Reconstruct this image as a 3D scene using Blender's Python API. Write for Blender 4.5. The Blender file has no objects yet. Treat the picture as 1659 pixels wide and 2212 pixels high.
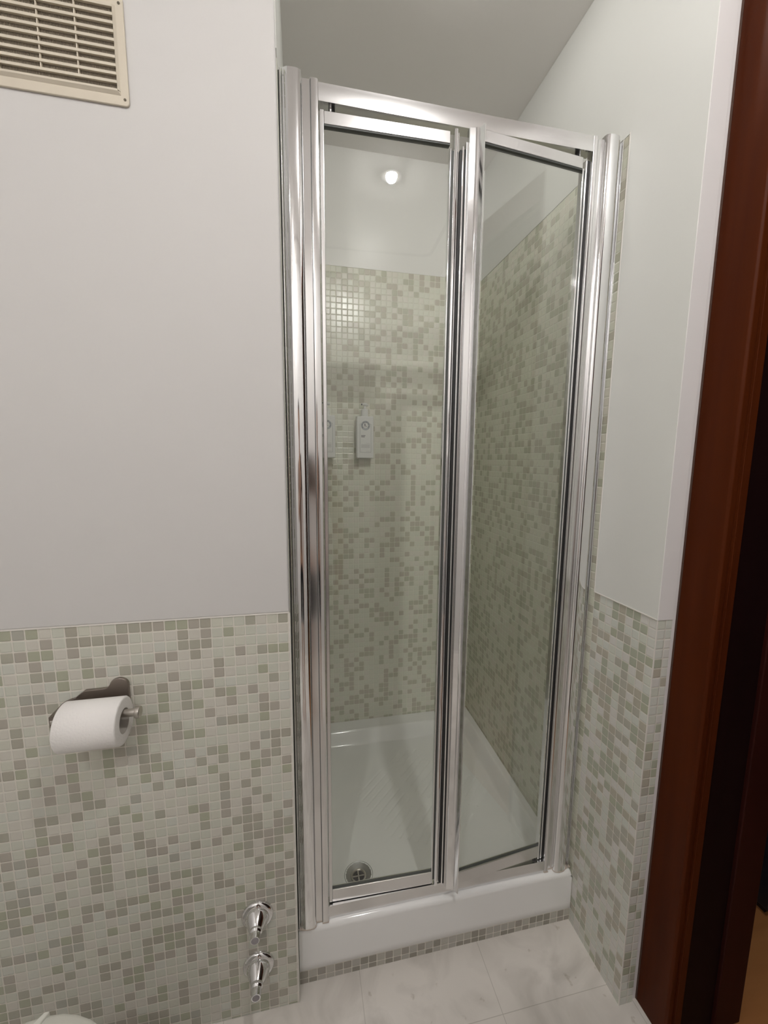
import bpy, bmesh, math, random
from mathutils import Vector, Matrix
random.seed(7)
PI = math.pi
sc = bpy.context.scene
col = sc.collection

# ------------------------------------------------------------------ camera
F = Vector((0.20839, 0.968308, -0.13767)); RR = Vector((0.977857, -0.209039, 0.009889)); UU = Vector((0.019203, 0.136683, 0.990429))
CX, CY, CZ = 0.0307, -0.864, 1.2915
cd = bpy.data.cameras.new('camera'); cam = bpy.data.objects.new('camera', cd); col.objects.link(cam)
cd.sensor_fit = 'VERTICAL'; cd.sensor_height = 36.0; cd.lens = 907.46 / 2212 * 36
cd.shift_x = -17.6 / 2212; cd.shift_y = 13.3 / 2212
cd.clip_start = 0.01; cd.clip_end = 50
M = Matrix((RR, UU, -F)).transposed().to_4x4(); M.translation = Vector((CX, CY, CZ))
cam.matrix_world = M
sc.camera = cam

# ------------------------------------------------------------------ world and exposure
w = bpy.data.worlds.new('world'); sc.world = w; w.use_nodes = True
w.node_tree.nodes['Background'].inputs[0].default_value = (0.9, 0.92, 1, 1)
w.node_tree.nodes['Background'].inputs[1].default_value = 0.0
sc.view_settings.view_transform = 'Standard'; sc.view_settings.look = 'None'
sc.view_settings.exposure = 0.0; sc.view_settings.gamma = 1.0; sc.view_settings.use_curve_mapping = False
LAMP_STRENGTH = 1260.0
LAMP_COLOR = (1.0, 0.975, 0.95)
LAMPS = [(0.36, -0.83), (-0.62, -0.95), (-0.40, -1.52), (0.40, 0.11)]  # rear and niche lamps are unseen, added to brighten the shower interior
LAMP_POWER = [1.0, 0.08, 0.90, 0.11]

# key measures (metres)
W = 0.7497        # right wall plane, left wall corner is x = 0
D = 0.8213        # back wall plane of the shower
CE = 2.4042       # ceiling
P = 0.0215        # mosaic pitch
ZT = 0.9747       # wainscot top, left wall
ZR = 0.9654       # wainscot top, right wall
ZS = 2.0042       # tile top in shower
YE = -0.1612      # end of right wall
XL = -1.0        # far left wall
YR = -1.75         # rear wall

# ------------------------------------------------------------------ materials
def new_mat(name):
    m = bpy.data.materials.new(name); m.use_nodes = True
    nt = m.node_tree; b = nt.nodes['Principled BSDF']
    return m, nt, b
def simple(name, c, rough=0.5, metal=0.0, spec=0.5, bump=0.0, bscale=60, var=0.0, vscale=4, coat=0.0):
    m, nt, b = new_mat(name)
    b.inputs['Base Color'].default_value = (*c, 1); b.inputs['Roughness'].default_value = rough
    b.inputs['Metallic'].default_value = metal; b.inputs['Specular IOR Level'].default_value = spec
    b.inputs['Coat Weight'].default_value = coat
    tc = nt.nodes.new('ShaderNodeTexCoord')
    if bump:
        n = nt.nodes.new('ShaderNodeTexNoise'); n.inputs['Scale'].default_value = bscale; n.inputs['Detail'].default_value = 4
        nt.links.new(tc.outputs['Object'], n.inputs['Vector'])
        bp = nt.nodes.new('ShaderNodeBump'); bp.inputs['Strength'].default_value = bump; bp.inputs['Distance'].default_value = 0.002
        nt.links.new(n.outputs['Fac'], bp.inputs['Height']); nt.links.new(bp.outputs['Normal'], b.inputs['Normal'])
    if var:
        n = nt.nodes.new('ShaderNodeTexNoise'); n.inputs['Scale'].default_value = vscale; n.inputs['Detail'].default_value = 5
        nt.links.new(tc.outputs['Object'], n.inputs['Vector'])
        mx = nt.nodes.new('ShaderNodeMix'); mx.data_type = 'RGBA'
        mx.inputs[6].default_value = (*[max(0, v * (1 - var)) for v in c], 1); mx.inputs[7].default_value = (*[min(1, v * (1 + var)) for v in c], 1)
        nt.links.new(n.outputs['Fac'], mx.inputs[0]); nt.links.new(mx.outputs[2], b.inputs['Base Color'])
    return m

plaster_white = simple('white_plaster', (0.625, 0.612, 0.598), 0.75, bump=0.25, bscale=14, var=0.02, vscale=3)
plaster_green = simple('pale_green_paint', (0.74, 0.745, 0.71), 0.5, bump=0.12, bscale=10, var=0.02, vscale=3)
room_white = simple('white_wall_paint', (0.88, 0.865, 0.85), 0.7, var=0.01)
ceiling_paint = simple('ceiling_paint', (0.90, 0.875, 0.85), 0.8, bump=0.05, bscale=20)
gloss_trim = simple('white_gloss_paint', (0.80, 0.775, 0.77), 0.35, bump=0.1, bscale=12)
grout_bead = simple('white_grout_bead', (0.78, 0.75, 0.70), 0.6)
ceramic = simple('white_ceramic', (0.90, 0.90, 0.89), 0.10, coat=0.3)
chrome_pol = simple('polished_aluminium', (0.86, 0.86, 0.87), 0.07, 1.0)
chrome_sat = simple('satin_aluminium', (0.76, 0.755, 0.755), 0.20, 1.0, bump=0.02, bscale=6)
chrome_ch = simple('half_polished_aluminium', (0.78, 0.775, 0.775), 0.12, 1.0)
chrome = simple('chrome', (0.80, 0.80, 0.81), 0.035, 1.0)
drain_steel = simple('dull_drain_steel', (0.36, 0.36, 0.355), 0.38, 1.0)
steel = simple('brushed_steel', (0.55, 0.52, 0.48), 0.28, 1.0)
dark_steel = simple('dark_brushed_steel', (0.30, 0.26, 0.235), 0.30, 1.0)
rubber = simple('black_rubber', (0.015, 0.015, 0.015), 0.55)
gap_dark = simple('dark_gasket', (0.07, 0.075, 0.07), 0.5)
seal_clear = simple('clear_seal', (0.42, 0.45, 0.41), 0.3)
paper = simple('toilet_tissue', (0.86, 0.84, 0.82), 0.95, bump=0.35, bscale=260)
card = simple('grey_cardboard', (0.45, 0.42, 0.38), 0.9)
vent_plastic = simple('cream_plastic', (0.62, 0.56, 0.46), 0.5, var=0.05, vscale=15)
screen_dark = simple('dark_insect_screen', (0.10, 0.085, 0.06), 0.8)
void_dark = simple('duct_dark', (0.012, 0.01, 0.008), 0.9)
bottle_white = simple('white_bottle_plastic', (0.80, 0.80, 0.79), 0.35)
ink = simple('dark_ink', (0.06, 0.065, 0.08), 0.6)
ink_grey = simple('grey_ink', (0.30, 0.32, 0.37), 0.6)
ink_soft = simple('pale_grey_ink', (0.50, 0.50, 0.50), 0.6)
mould = simple('mouldy_sealant', (0.09, 0.065, 0.05), 0.8)
silicone = simple('aged_silicone', (0.55, 0.47, 0.40), 0.5)
seat_white = simple('toilet_seat_white', (0.72, 0.72, 0.66), 0.25)
brass = simple('warm_brass', (0.65, 0.36, 0.16), 0.35, 0.6)
dark_paint = simple('dark_hall_furniture', (0.012, 0.012, 0.018), 0.5)
hall_paint = simple('hall_wall_paint', (0.10, 0.055, 0.04), 0.7)

def wood_mat(name, c1, c2, rough, scale, sx=1, sy=1, sz=0.06):
    m, nt, b = new_mat(name)
    tc = nt.nodes.new('ShaderNodeTexCoord'); mp = nt.nodes.new('ShaderNodeMapping'); mp.inputs['Scale'].default_value = (sx, sy, sz)
    n = nt.nodes.new('ShaderNodeTexNoise'); n.inputs['Scale'].default_value = scale; n.inputs['Detail'].default_value = 6; n.inputs['Distortion'].default_value = 0.6
    mx = nt.nodes.new('ShaderNodeMix'); mx.data_type = 'RGBA'
    mx.inputs[6].default_value = (*c1, 1); mx.inputs[7].default_value = (*c2, 1)
    nt.links.new(tc.outputs['Object'], mp.inputs[0]); nt.links.new(mp.outputs[0], n.inputs['Vector'])
    nt.links.new(n.outputs['Fac'], mx.inputs[0]); nt.links.new(mx.outputs[2], b.inputs['Base Color'])
    b.inputs['Roughness'].default_value = rough
    return m
mahogany = wood_mat('mahogany', (0.040, 0.0070, 0.0018), (0.095, 0.021, 0.005), 0.40, 26)
mahogany.node_tree.nodes['Principled BSDF'].inputs['Specular IOR Level'].default_value = 0.07
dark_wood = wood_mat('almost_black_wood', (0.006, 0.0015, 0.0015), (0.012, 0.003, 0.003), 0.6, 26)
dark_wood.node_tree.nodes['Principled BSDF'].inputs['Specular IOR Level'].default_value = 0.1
red_wood = wood_mat('deep_red_wood', (0.020, 0.003, 0.002), (0.032, 0.005, 0.003), 0.55, 26)
red_wood.node_tree.nodes['Principled BSDF'].inputs['Specular IOR Level'].default_value = 0.15
hall_floor_mat = wood_mat('hall_parquet', (0.30, 0.12, 0.04), (0.52, 0.24, 0.09), 0.35, 14, 0.2, 1, 1)

def glass_mat():
    m, nt, b = new_mat('clear_glass'); nt.nodes.remove(b)
    out = nt.nodes['Material Output']
    tr = nt.nodes.new('ShaderNodeBsdfTransparent'); tr.inputs[0].default_value = (0.985, 0.993, 0.980, 1)
    gl = nt.nodes.new('ShaderNodeBsdfGlossy'); gl.inputs['Roughness'].default_value = 0.0
    gl.inputs[0].default_value = (1, 1, 1, 1)
    geo = nt.nodes.new('ShaderNodeNewGeometry')
    mp = nt.nodes.new('ShaderNodeMapRange'); mp.inputs['To Min'].default_value = 1.5; mp.inputs['To Max'].default_value = 1 / 1.5
    nt.links.new(geo.outputs['Backfacing'], mp.inputs['Value'])
    fr = nt.nodes.new('ShaderNodeFresnel'); nt.links.new(mp.outputs[0], fr.inputs['IOR'])
    mx = nt.nodes.new('ShaderNodeMixShader')
    nt.links.new(fr.outputs[0], mx.inputs[0]); nt.links.new(tr.outputs[0], mx.inputs[1]); nt.links.new(gl.outputs[0], mx.inputs[2])
    nt.links.new(mx.outputs[0], out.inputs[0])
    return m
glass = glass_mat()

def emit_mat(name, c, s):
    m, nt, b = new_mat(name)
    b.inputs['Base Color'].default_value = (0, 0, 0, 1)
    b.inputs['Emission Color'].default_value = (*c, 1); b.inputs['Emission Strength'].default_value = s
    return m

def mosaic(name, axis, u0, v0, dark=0.42, seed=0.0, lights=None, darks=None, grout=(0.70, 0.67, 0.60), clus=0.5):
    """glass mosaic on a vertical plane; axis 'x' uses (x,z), 'y' uses (y,z)"""
    m, nt, b = new_mat(name); N = nt.nodes; L = nt.links
    def math_(op, a, bb=None, c=None):
        n = N.new('ShaderNodeMath'); n.operation = op
        for i, v in enumerate((a, bb, c)):
            if v is None: continue
            if isinstance(v, (int, float)): n.inputs[i].default_value = v
            else: L.new(v, n.inputs[i])
        return n.outputs[0]
    tc = N.new('ShaderNodeTexCoord'); sp = N.new('ShaderNodeSeparateXYZ'); L.new(tc.outputs['Object'], sp.inputs[0])
    uu = sp.outputs['X' if axis == 'x' else 'Y']; vv = sp.outputs['Z']
    u = math_('DIVIDE', math_('SUBTRACT', uu, u0), P); v = math_('DIVIDE', math_('SUBTRACT', vv, v0), P)
    fu = math_('FLOOR', u); fv = math_('FLOOR', v)
    cell = N.new('ShaderNodeCombineXYZ'); L.new(fu, cell.inputs[0]); L.new(fv, cell.inputs[1]); cell.inputs[2].default_value = seed
    wn = N.new('ShaderNodeTexWhiteNoise'); wn.noise_dimensions = '3D'; L.new(cell.outputs[0], wn.inputs['Vector'])
    rs = N.new('ShaderNodeSeparateColor'); L.new(wn.outputs['Color'], rs.inputs[0])
    # clusters
    ns = N.new('ShaderNodeTexNoise'); ns.inputs['Scale'].default_value = 0.22; ns.inputs['Detail'].default_value = 1; L.new(cell.outputs[0], ns.inputs['Vector'])
    thr = math_('ADD', dark, math_('MULTIPLY', math_('SUBTRACT', ns.outputs['Fac'], 0.5), clus))
    isd = math_('LESS_THAN', wn.outputs['Value'], thr)
    def ramp(cols, fac):
        r = N.new('ShaderNodeValToRGB'); r.color_ramp.interpolation = 'CONSTANT'
        while len(r.color_ramp.elements) < len(cols): r.color_ramp.elements.new(0.5)
        for i, c in enumerate(cols):
            r.color_ramp.elements[i].position = i / len(cols); r.color_ramp.elements[i].color = (*c, 1)
        L.new(fac, r.inputs[0]); return r.outputs[0]
    # second, broader hue noise so greens and beiges come in patches
    n2 = N.new('ShaderNodeTexNoise'); n2.inputs['Scale'].default_value = 0.10; n2.inputs['Detail'].default_value = 1
    L.new(cell.outputs[0], n2.inputs['Vector'])
    hue = math_('FRACT', math_('ADD', math_('MULTIPLY', rs.outputs[1], 0.75), math_('MULTIPLY', math_('SUBTRACT', n2.outputs['Fac'], 0.35), 0.8)))
    lc = ramp(lights, hue); dc = ramp(darks, hue)
    mx = N.new('ShaderNodeMix'); mx.data_type = 'RGBA'; L.new(isd, mx.inputs[0]); L.new(lc, mx.inputs[6]); L.new(dc, mx.inputs[7])
    # grout
    def edge(x, f):
        fr = math_('SUBTRACT', x, f); return math_('MINIMUM', fr, math_('SUBTRACT', 1.0, fr))
    e1 = edge(u, fu); e2 = edge(v, fv)
    # rounded tile corner distance
    a1 = math_('MAXIMUM', math_('SUBTRACT', 0.14, e1), 0.0); a2 = math_('MAXIMUM', math_('SUBTRACT', 0.14, e2), 0.0)
    dist = math_('SUBTRACT', 0.14, math_('SQRT', math_('ADD', math_('MULTIPLY', a1, a1), math_('MULTIPLY', a2, a2))))
    mr = N.new('ShaderNodeMapRange'); mr.inputs['From Min'].default_value = 0.025; mr.inputs['From Max'].default_value = 0.06; L.new(dist, mr.inputs['Value'])
    mg = N.new('ShaderNodeMix'); mg.data_type = 'RGBA'; L.new(mr.outputs[0], mg.inputs[0]); mg.inputs[6].default_value = (*grout, 1); L.new(mx.outputs[2], mg.inputs[7])
    L.new(mg.outputs[2], b.inputs['Base Color'])
    rr = N.new('ShaderNodeMapRange'); rr.inputs['To Min'].default_value = 0.8; rr.inputs['To Max'].default_value = 0.22; L.new(mr.outputs[0], rr.inputs['Value']); L.new(rr.outputs[0], b.inputs['Roughness'])
    hm = N.new('ShaderNodeMapRange'); hm.interpolation_type = 'SMOOTHSTEP'; hm.inputs['From Min'].default_value = 0.02; hm.inputs['From Max'].default_value = 0.13; L.new(dist, hm.inputs['Value'])
    # each tile sits at a slightly different tilt
    tilt = math_('ADD', math_('MULTIPLY', math_('SUBTRACT', rs.outputs[0], 0.5), math_('SUBTRACT', u, fu)), math_('MULTIPLY', math_('SUBTRACT', rs.outputs[2], 0.5), math_('SUBTRACT', v, fv)))
    wv = N.new('ShaderNodeTexNoise'); wv.inputs['Scale'].default_value = 90; L.new(tc.outputs['Object'], wv.inputs['Vector'])
    hh = math_('ADD', math_('ADD', hm.outputs[0], math_('MULTIPLY', tilt, 0.5)), math_('MULTIPLY', wv.outputs['Fac'], 0.25))
    bp = N.new('ShaderNodeBump'); bp.inputs['Strength'].default_value = 0.55; bp.inputs['Distance'].default_value = 0.0009
    L.new(hh, bp.inputs['Height']); L.new(bp.outputs['Normal'], b.inputs['Normal'])
    return m
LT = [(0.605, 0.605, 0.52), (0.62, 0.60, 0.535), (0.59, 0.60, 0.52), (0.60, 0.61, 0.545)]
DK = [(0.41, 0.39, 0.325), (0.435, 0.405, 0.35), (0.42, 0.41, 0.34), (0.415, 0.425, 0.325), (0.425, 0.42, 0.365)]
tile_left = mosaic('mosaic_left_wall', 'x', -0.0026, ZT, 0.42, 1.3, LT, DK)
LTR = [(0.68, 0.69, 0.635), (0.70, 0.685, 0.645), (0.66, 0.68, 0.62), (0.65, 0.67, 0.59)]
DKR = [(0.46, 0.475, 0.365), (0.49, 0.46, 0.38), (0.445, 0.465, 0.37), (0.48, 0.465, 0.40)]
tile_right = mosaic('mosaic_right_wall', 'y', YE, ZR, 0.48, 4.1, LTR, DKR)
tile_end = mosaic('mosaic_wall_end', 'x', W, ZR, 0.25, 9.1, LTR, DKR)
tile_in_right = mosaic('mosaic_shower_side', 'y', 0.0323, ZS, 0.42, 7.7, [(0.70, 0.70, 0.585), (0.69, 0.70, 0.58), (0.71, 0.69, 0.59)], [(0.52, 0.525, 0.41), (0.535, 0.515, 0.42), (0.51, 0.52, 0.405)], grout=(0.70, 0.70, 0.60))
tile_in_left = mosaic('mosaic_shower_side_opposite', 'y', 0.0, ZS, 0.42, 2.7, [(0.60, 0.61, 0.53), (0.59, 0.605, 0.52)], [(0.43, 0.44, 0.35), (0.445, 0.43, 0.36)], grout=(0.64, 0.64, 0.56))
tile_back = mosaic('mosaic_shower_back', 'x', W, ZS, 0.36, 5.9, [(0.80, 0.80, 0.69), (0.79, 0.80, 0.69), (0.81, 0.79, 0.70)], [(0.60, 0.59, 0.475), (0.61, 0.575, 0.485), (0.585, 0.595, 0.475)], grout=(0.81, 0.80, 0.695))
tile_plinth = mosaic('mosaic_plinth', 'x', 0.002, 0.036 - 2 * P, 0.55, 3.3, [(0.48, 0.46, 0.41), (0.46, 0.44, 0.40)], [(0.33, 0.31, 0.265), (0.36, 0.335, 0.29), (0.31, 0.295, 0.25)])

def floor_mat():
    m, nt, b = new_mat('marble_floor_tiles'); N = nt.nodes; L = nt.links
    tc = N.new('ShaderNodeTexCoord')
    br = N.new('ShaderNodeTexBrick'); br.offset = 0.0; br.squash = 1.0
    mp = N.new('ShaderNodeMapping'); mp.inputs['Location'].default_value = (-0.15, 0.12, 0)
    L.new(tc.outputs['Object'], mp.inputs[0]); L.new(mp.outputs[0], br.inputs['Vector'])
    br.inputs['Scale'].default_value = 1.0; br.inputs['Brick Width'].default_value = 0.32; br.inputs['Row Height'].default_value = 0.32
    br.inputs['Mortar Size'].default_value = 0.0009; br.inputs['Mortar Smooth'].default_value = 0.2; br.inputs['Bias'].default_value = 0
    n1 = N.new('ShaderNodeTexNoise'); n1.inputs['Scale'].default_value = 7; n1.inputs['Detail'].default_value = 8; n1.inputs['Distortion'].default_value = 1.2; L.new(tc.outputs['Object'], n1.inputs['Vector'])
    r = N.new('ShaderNodeValToRGB'); r.color_ramp.elements[0].position = 0.32; r.color_ramp.elements[0].color = (0.60, 0.565, 0.52, 1)
    r.color_ramp.elements[1].position = 0.58; r.color_ramp.elements[1].color = (0.76, 0.72, 0.67, 1); L.new(n1.outputs['Fac'], r.inputs[0])
    n3 = N.new('ShaderNodeTexNoise'); n3.inputs['Scale'].default_value = 28; n3.inputs['Detail'].default_value = 3; L.new(tc.outputs['Object'], n3.inputs['Vector'])
    r3 = N.new('ShaderNodeValToRGB'); r3.color_ramp.elements[0].position = 0.24; r3.color_ramp.elements[0].color = (0.62, 0.58, 0.52, 1)
    r3.color_ramp.elements[1].position = 0.34; r3.color_ramp.elements[1].color = (1, 1, 1, 1); L.new(n3.outputs['Fac'], r3.inputs[0])
    mu = N.new('ShaderNodeMix'); mu.data_type = 'RGBA'; mu.blend_type = 'MULTIPLY'; mu.inputs[0].default_value = 1; L.new(r.outputs[0], mu.inputs[6]); L.new(r3.outputs[0], mu.inputs[7])
    mx = N.new('ShaderNodeMix'); mx.data_type = 'RGBA'; mx.inputs[7].default_value = (0.27, 0.24, 0.20, 1); L.new(mu.outputs[2], mx.inputs[6])
    ms = N.new('ShaderNodeMath'); ms.operation = 'MULTIPLY'; ms.inputs[1].default_value = 0.38; L.new(br.outputs['Fac'], ms.inputs[0]); L.new(ms.outputs[0], mx.inputs[0])
    L.new(mx.outputs[2], b.inputs['Base Color']); b.inputs['Roughness'].default_value = 0.22
    return m
marble = floor_mat()

# ------------------------------------------------------------------ mesh helpers
def obj(name, verts, faces, mat, parent=None, smooth=False, bevel=0.0, seg=2):
    me = bpy.data.meshes.new(name); me.from_pydata([tuple(v) for v in verts], [], [tuple(f) for f in faces]); me.validate()
    me.materials.append(mat)
    bm = bmesh.new(); bm.from_mesh(me); bmesh.ops.recalc_face_normals(bm, faces=bm.faces); bm.to_mesh(me); bm.free()
    if smooth:
        for p in me.polygons: p.use_smooth = True
    o = bpy.data.objects.new(name, me); col.objects.link(o)
    if parent: o.parent = parent
    if bevel:
        md = o.modifiers.new('bevel', 'BEVEL'); md.width = bevel; md.segments = seg; md.limit_method = 'ANGLE'; md.angle_limit = 0.6
        for p in me.polygons: p.use_smooth = True
        md.harden_normals = True
    return o
class Mb:
    def __init__(s): s.v = []; s.f = []
    def add(s, v, f):
        k = len(s.v); s.v += [Vector(q) for q in v]; s.f += [[i + k for i in q] for q in f]; return s
    def box(s, x0, x1, y0, y1, z0, z1):
        return s.add([(x0,y0,z0),(x1,y0,z0),(x1,y1,z0),(x0,y1,z0),(x0,y0,z1),(x1,y0,z1),(x1,y1,z1),(x0,y1,z1)],
                     [(0,3,2,1),(4,5,6,7),(0,1,5,4),(1,2,6,5),(2,3,7,6),(3,0,4,7)])
    def prism(s, pts, z0, z1):
        n = len(pts)
        return s.add([(x,y,z0) for x,y in pts] + [(x,y,z1) for x,y in pts], [list(range(n))[::-1], list(range(n, 2*n))] + [(i,(i+1)%n,(i+1)%n+n,i+n) for i in range(n)])
    def quadbox(s, p0, p1, th0, th1, z0, z1):
        """box along the ground line p0-p1, between normal offsets th0 and th1"""
        p0 = Vector((*p0, 0)); p1 = Vector((*p1, 0)); t = (p1 - p0).normalized(); n = Vector((t.y, -t.x, 0))   # towards -y
        a = p0 + n*th0; b_ = p1 + n*th0; c = p1 + n*th1; d = p0 + n*th1
        return s.prism([(q.x, q.y) for q in (a, b_, c, d)], z0, z1)
    def lathe(s, prof, origin, axis, n=32, cap=True):
        """prof: list of (r, h) along axis"""
        ax = Vector(axis).normalized(); a = ax.orthogonal().normalized(); c = ax.cross(a); o = Vector(origin)
        v = []; f = []
        for r, h in prof:
            for i in range(n):
                t = 2*PI*i/n; v.append(o + ax*h + (a*math.cos(t) + c*math.sin(t))*r)
        for j in range(len(prof)-1):
            for i in range(n):
                f.append((j*n+i, j*n+(i+1)%n, (j+1)*n+(i+1)%n, (j+1)*n+i))
        if cap:
            f.append(list(range(n))[::-1]); f.append([(len(prof)-1)*n+i for i in range(n)])
        return s.add(v, f)
    def tube(s, pts, r, n=10):
        pts = [Vector(p) for p in pts]
        v = []; f = []
        up = None
        for k, p in enumerate(pts):
            d = (pts[min(k+1, len(pts)-1)] - pts[max(k-1, 0)]).normalized()
            if up is None: up = d.orthogonal().normalized()
            a = (up - d*up.dot(d)).normalized(); up = a; c = d.cross(a)
            rr = r[k] if isinstance(r, (list, tuple)) else r
            for i in range(n):
                t = 2*PI*i/n; v.append(p + (a*math.cos(t) + c*math.sin(t))*rr)
        for j in range(len(pts)-1):
            for i in range(n): f.append((j*n+i, j*n+(i+1)%n, (j+1)*n+(i+1)%n, (j+1)*n+i))
        f.append(list(range(n))[::-1]); f.append([(len(pts)-1)*n+i for i in range(n)])
        return s.add(v, f)
    def build(s, name, mat, parent=None, smooth=False, bevel=0.0, seg=2):
        return obj(name, s.v, s.f, mat, parent, smooth, bevel, seg)
def box(name, x0, x1, y0, y1, z0, z1, mat, parent=None, bevel=0.0):
    return Mb().box(x0, x1, y0, y1, z0, z1).build(name, mat, parent, bevel=bevel)
def struct(o): o['kind'] = 'structure'; return o
def thing(name, label, cat, loc=(0,0,0), group=None):
    o = bpy.data.objects.new(name, None); col.objects.link(o); o.location = loc; o.empty_display_size = 0.05
    o['label'] = label; o['category'] = cat
    if group: o['group'] = group
    return o
def tag(o, label, cat, group=None):
    o['label'] = label; o['category'] = cat
    if group: o['group'] = group
    return o
def at(o, parent):
    """parent a world-space mesh to an empty that has its own location"""
    o.parent = parent; o.matrix_parent_inverse = Matrix.Translation(parent.location).inverted(); return o
def smooth_by_angle(o, ang=0.7):
    me = o.data
    for p in me.polygons: p.use_smooth = True
    bm = bmesh.new(); bm.from_mesh(me)
    for e in bm.edges:
        if len(e.link_faces) == 2 and e.calc_face_angle(0) > ang: e.smooth = False
    bm.to_mesh(me); bm.free(); return o

# ------------------------------------------------------------------ structure
fl = struct(box('floor', XL - 0.1, 0.815, YR - 0.1, D + 0.1, -0.1, 0.0, marble))
ce = struct(box('ceiling', XL - 0.1, 2.9, YR - 0.1, 1.6, CE, CE + 0.1, ceiling_paint))
PR = 0.0022   # the plaster stands this much proud of the mosaic
wl = struct(box('wall_left', XL, -0.0005, 0.0005, D + 0.1, 0.0, CE, plaster_white))
box('plaster', XL, 0.0, -PR, D, ZT + 0.0008, CE, plaster_white, wl, bevel=0.004)
box('mosaic_tiling', XL, 0.0, 0.0, 0.02, 0.0, ZT, tile_left, wl, bevel=0.0015)
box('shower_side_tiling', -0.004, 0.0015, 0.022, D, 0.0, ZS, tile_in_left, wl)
box('shower_side_plaster', -0.004, 0.0012, 0.004, D, ZS, CE, plaster_green, wl)
box('corner_bead', -0.0012, 0.0012, -0.0006, 0.001, 0.0, ZT, grout_bead, wl)
box('edge_bead', XL, -0.001, -0.0014, 0.001, ZT - 0.0008, ZT + 0.0022, grout_bead, wl)
wb = struct(box('wall_back', -0.1, W + 0.1, D + 0.0005, D + 0.1, 0.0, CE, plaster_green))
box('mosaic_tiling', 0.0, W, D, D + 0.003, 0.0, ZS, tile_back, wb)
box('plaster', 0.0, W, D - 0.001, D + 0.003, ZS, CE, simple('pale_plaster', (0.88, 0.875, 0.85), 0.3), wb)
# right wall with its free end
XE = 0.7865
wr = struct(box('wall_right', W + 0.0005, XE, YE + 0.0005, D, 0.0, CE, plaster_green))
box('plaster', W - PR, W + 0.01, YE - PR + 0.0006, 0.0323, ZR, CE, plaster_green, wr, bevel=0.0003)
box('upper_plaster', W - PR * 0.6, W + 0.01, 0.0323, D, ZS, CE, plaster_green, wr, bevel=0.001)
box('mosaic_tiling', W, W + 0.01, YE, 0.0323, 0.0, ZR, tile_right, wr)
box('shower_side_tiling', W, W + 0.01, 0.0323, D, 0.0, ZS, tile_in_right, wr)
box('wall_end_plaster', W - PR + 0.0006, XE, YE - PR, YE + 0.01, ZR, CE, gloss_trim, wr, bevel=0.0005)
box('wall_end_tiling', W + 0.0004, XE, YE - 0.0004, YE + 0.01, 0.0, ZR, tile_end, wr)
box('corner_bead', W - 0.0008, W + 0.0014, YE - 0.0012, YE + 0.0008, 0.0, ZR, grout_bead, wr)
box('edge_bead', W - PR - 0.0006, W, YE, 0.031, ZR - 0.0006, ZR + 0.003, grout_bead, wr, bevel=0.001)
box('vertical_edge_bead', W - PR - 0.0006, W, 0.0295, 0.0330, ZR, ZS + 0.002, grout_bead, wr, bevel=0.001)
# wall filling between the free end and the door frame, over the door, and beyond the door
wf = struct(box('wall_right.001', XE, 0.80, YE + 0.0035, D, 0.0, CE, gloss_trim, bevel=0.002))
box('wall_thickness', 0.80, 0.985, -0.1605, 1.5, 0.0, CE, hall_paint, wf)
DT = 2.13     # top of the door casing
DY0, DY1 = -0.1605, -1.12   # outer edges of the casing
wd = struct(Mb().box(0.80, 0.985, DY1 + 0.02, -0.1607, DT, CE).box(0.8170, 0.985, DY1 + 0.09, -0.256, DT - 0.060, DT).build('wall_right.002', plaster_white))
wn = struct(box('wall_right.003', 0.80, 0.985, YR, DY1 + 0.02, 0.0, CE, plaster_white))
struct(box('wall_rear', XL - 0.1, 2.9, YR - 0.1, YR, 0.0, CE, room_white))
struct(box('wall_far_left', XL - 0.1, XL, YR, D, 0.0, CE, room_white))
# hallway shell
struct(box('floor.001', 0.815, 2.9, YR - 0.1, 1.6, -0.1, 0.0, hall_floor_mat))
struct(box('wall_hall', 2.4, 2.5, YR, 1.6, 0.0, CE, hall_paint))
struct(box('wall_hall.001', 0.985, 2.4, 1.2, 1.3, 0.0, CE, hall_paint))
# door frame of dark wood, seen edge on
df = struct(Mb().prism([(0.8, DY0), (0.8, -0.236), (0.804, -0.240), (0.8165, -0.240), (0.8165, DY0)], 0.0, DT).build('door_1', mahogany, bevel=0.0015))
df['label'] = 'dark mahogany door frame at the right edge'
Mb().box(0.8165, 0.8335, -0.2455, DY0, 0.0, DT - 0.06).build('door_stop', mahogany, df, bevel=0.001)
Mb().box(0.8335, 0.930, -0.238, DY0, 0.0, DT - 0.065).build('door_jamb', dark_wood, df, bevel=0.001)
Mb().box(0.930, 1.004, -0.246, DY0, 0.0, DT).build('hall_casing', red_wood, df, bevel=0.003)
Mb().box(0.8, 0.8165, DY1 + 0.074, -0.240, DT - 0.074, DT).build('head_casing', mahogany, df, bevel=0.0015)
Mb().box(0.8165, 0.985, DY1 + 0.074, -0.240, DT - 0.085, DT - 0.06).build('head_jamb', mahogany, df, bevel=0.0015)
Mb().box(0.8, 0.8165, DY1, DY1 + 0.074, 0.0, DT).build('near_casing', mahogany, df, bevel=0.0015)
Mb().box(0.8165, 1.0, DY1 + 0.02, DY1 + 0.06, 0.0, DT - 0.06).build('near_jamb', mahogany, df)
# faint screw heads and paint nicks on the jamb
# plinth strip of mosaic below the tray
pl = struct(box('baseboard_shower', 0.0, W, 0.0345, 0.06, 0.0, 0.040, tile_plinth))

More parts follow.
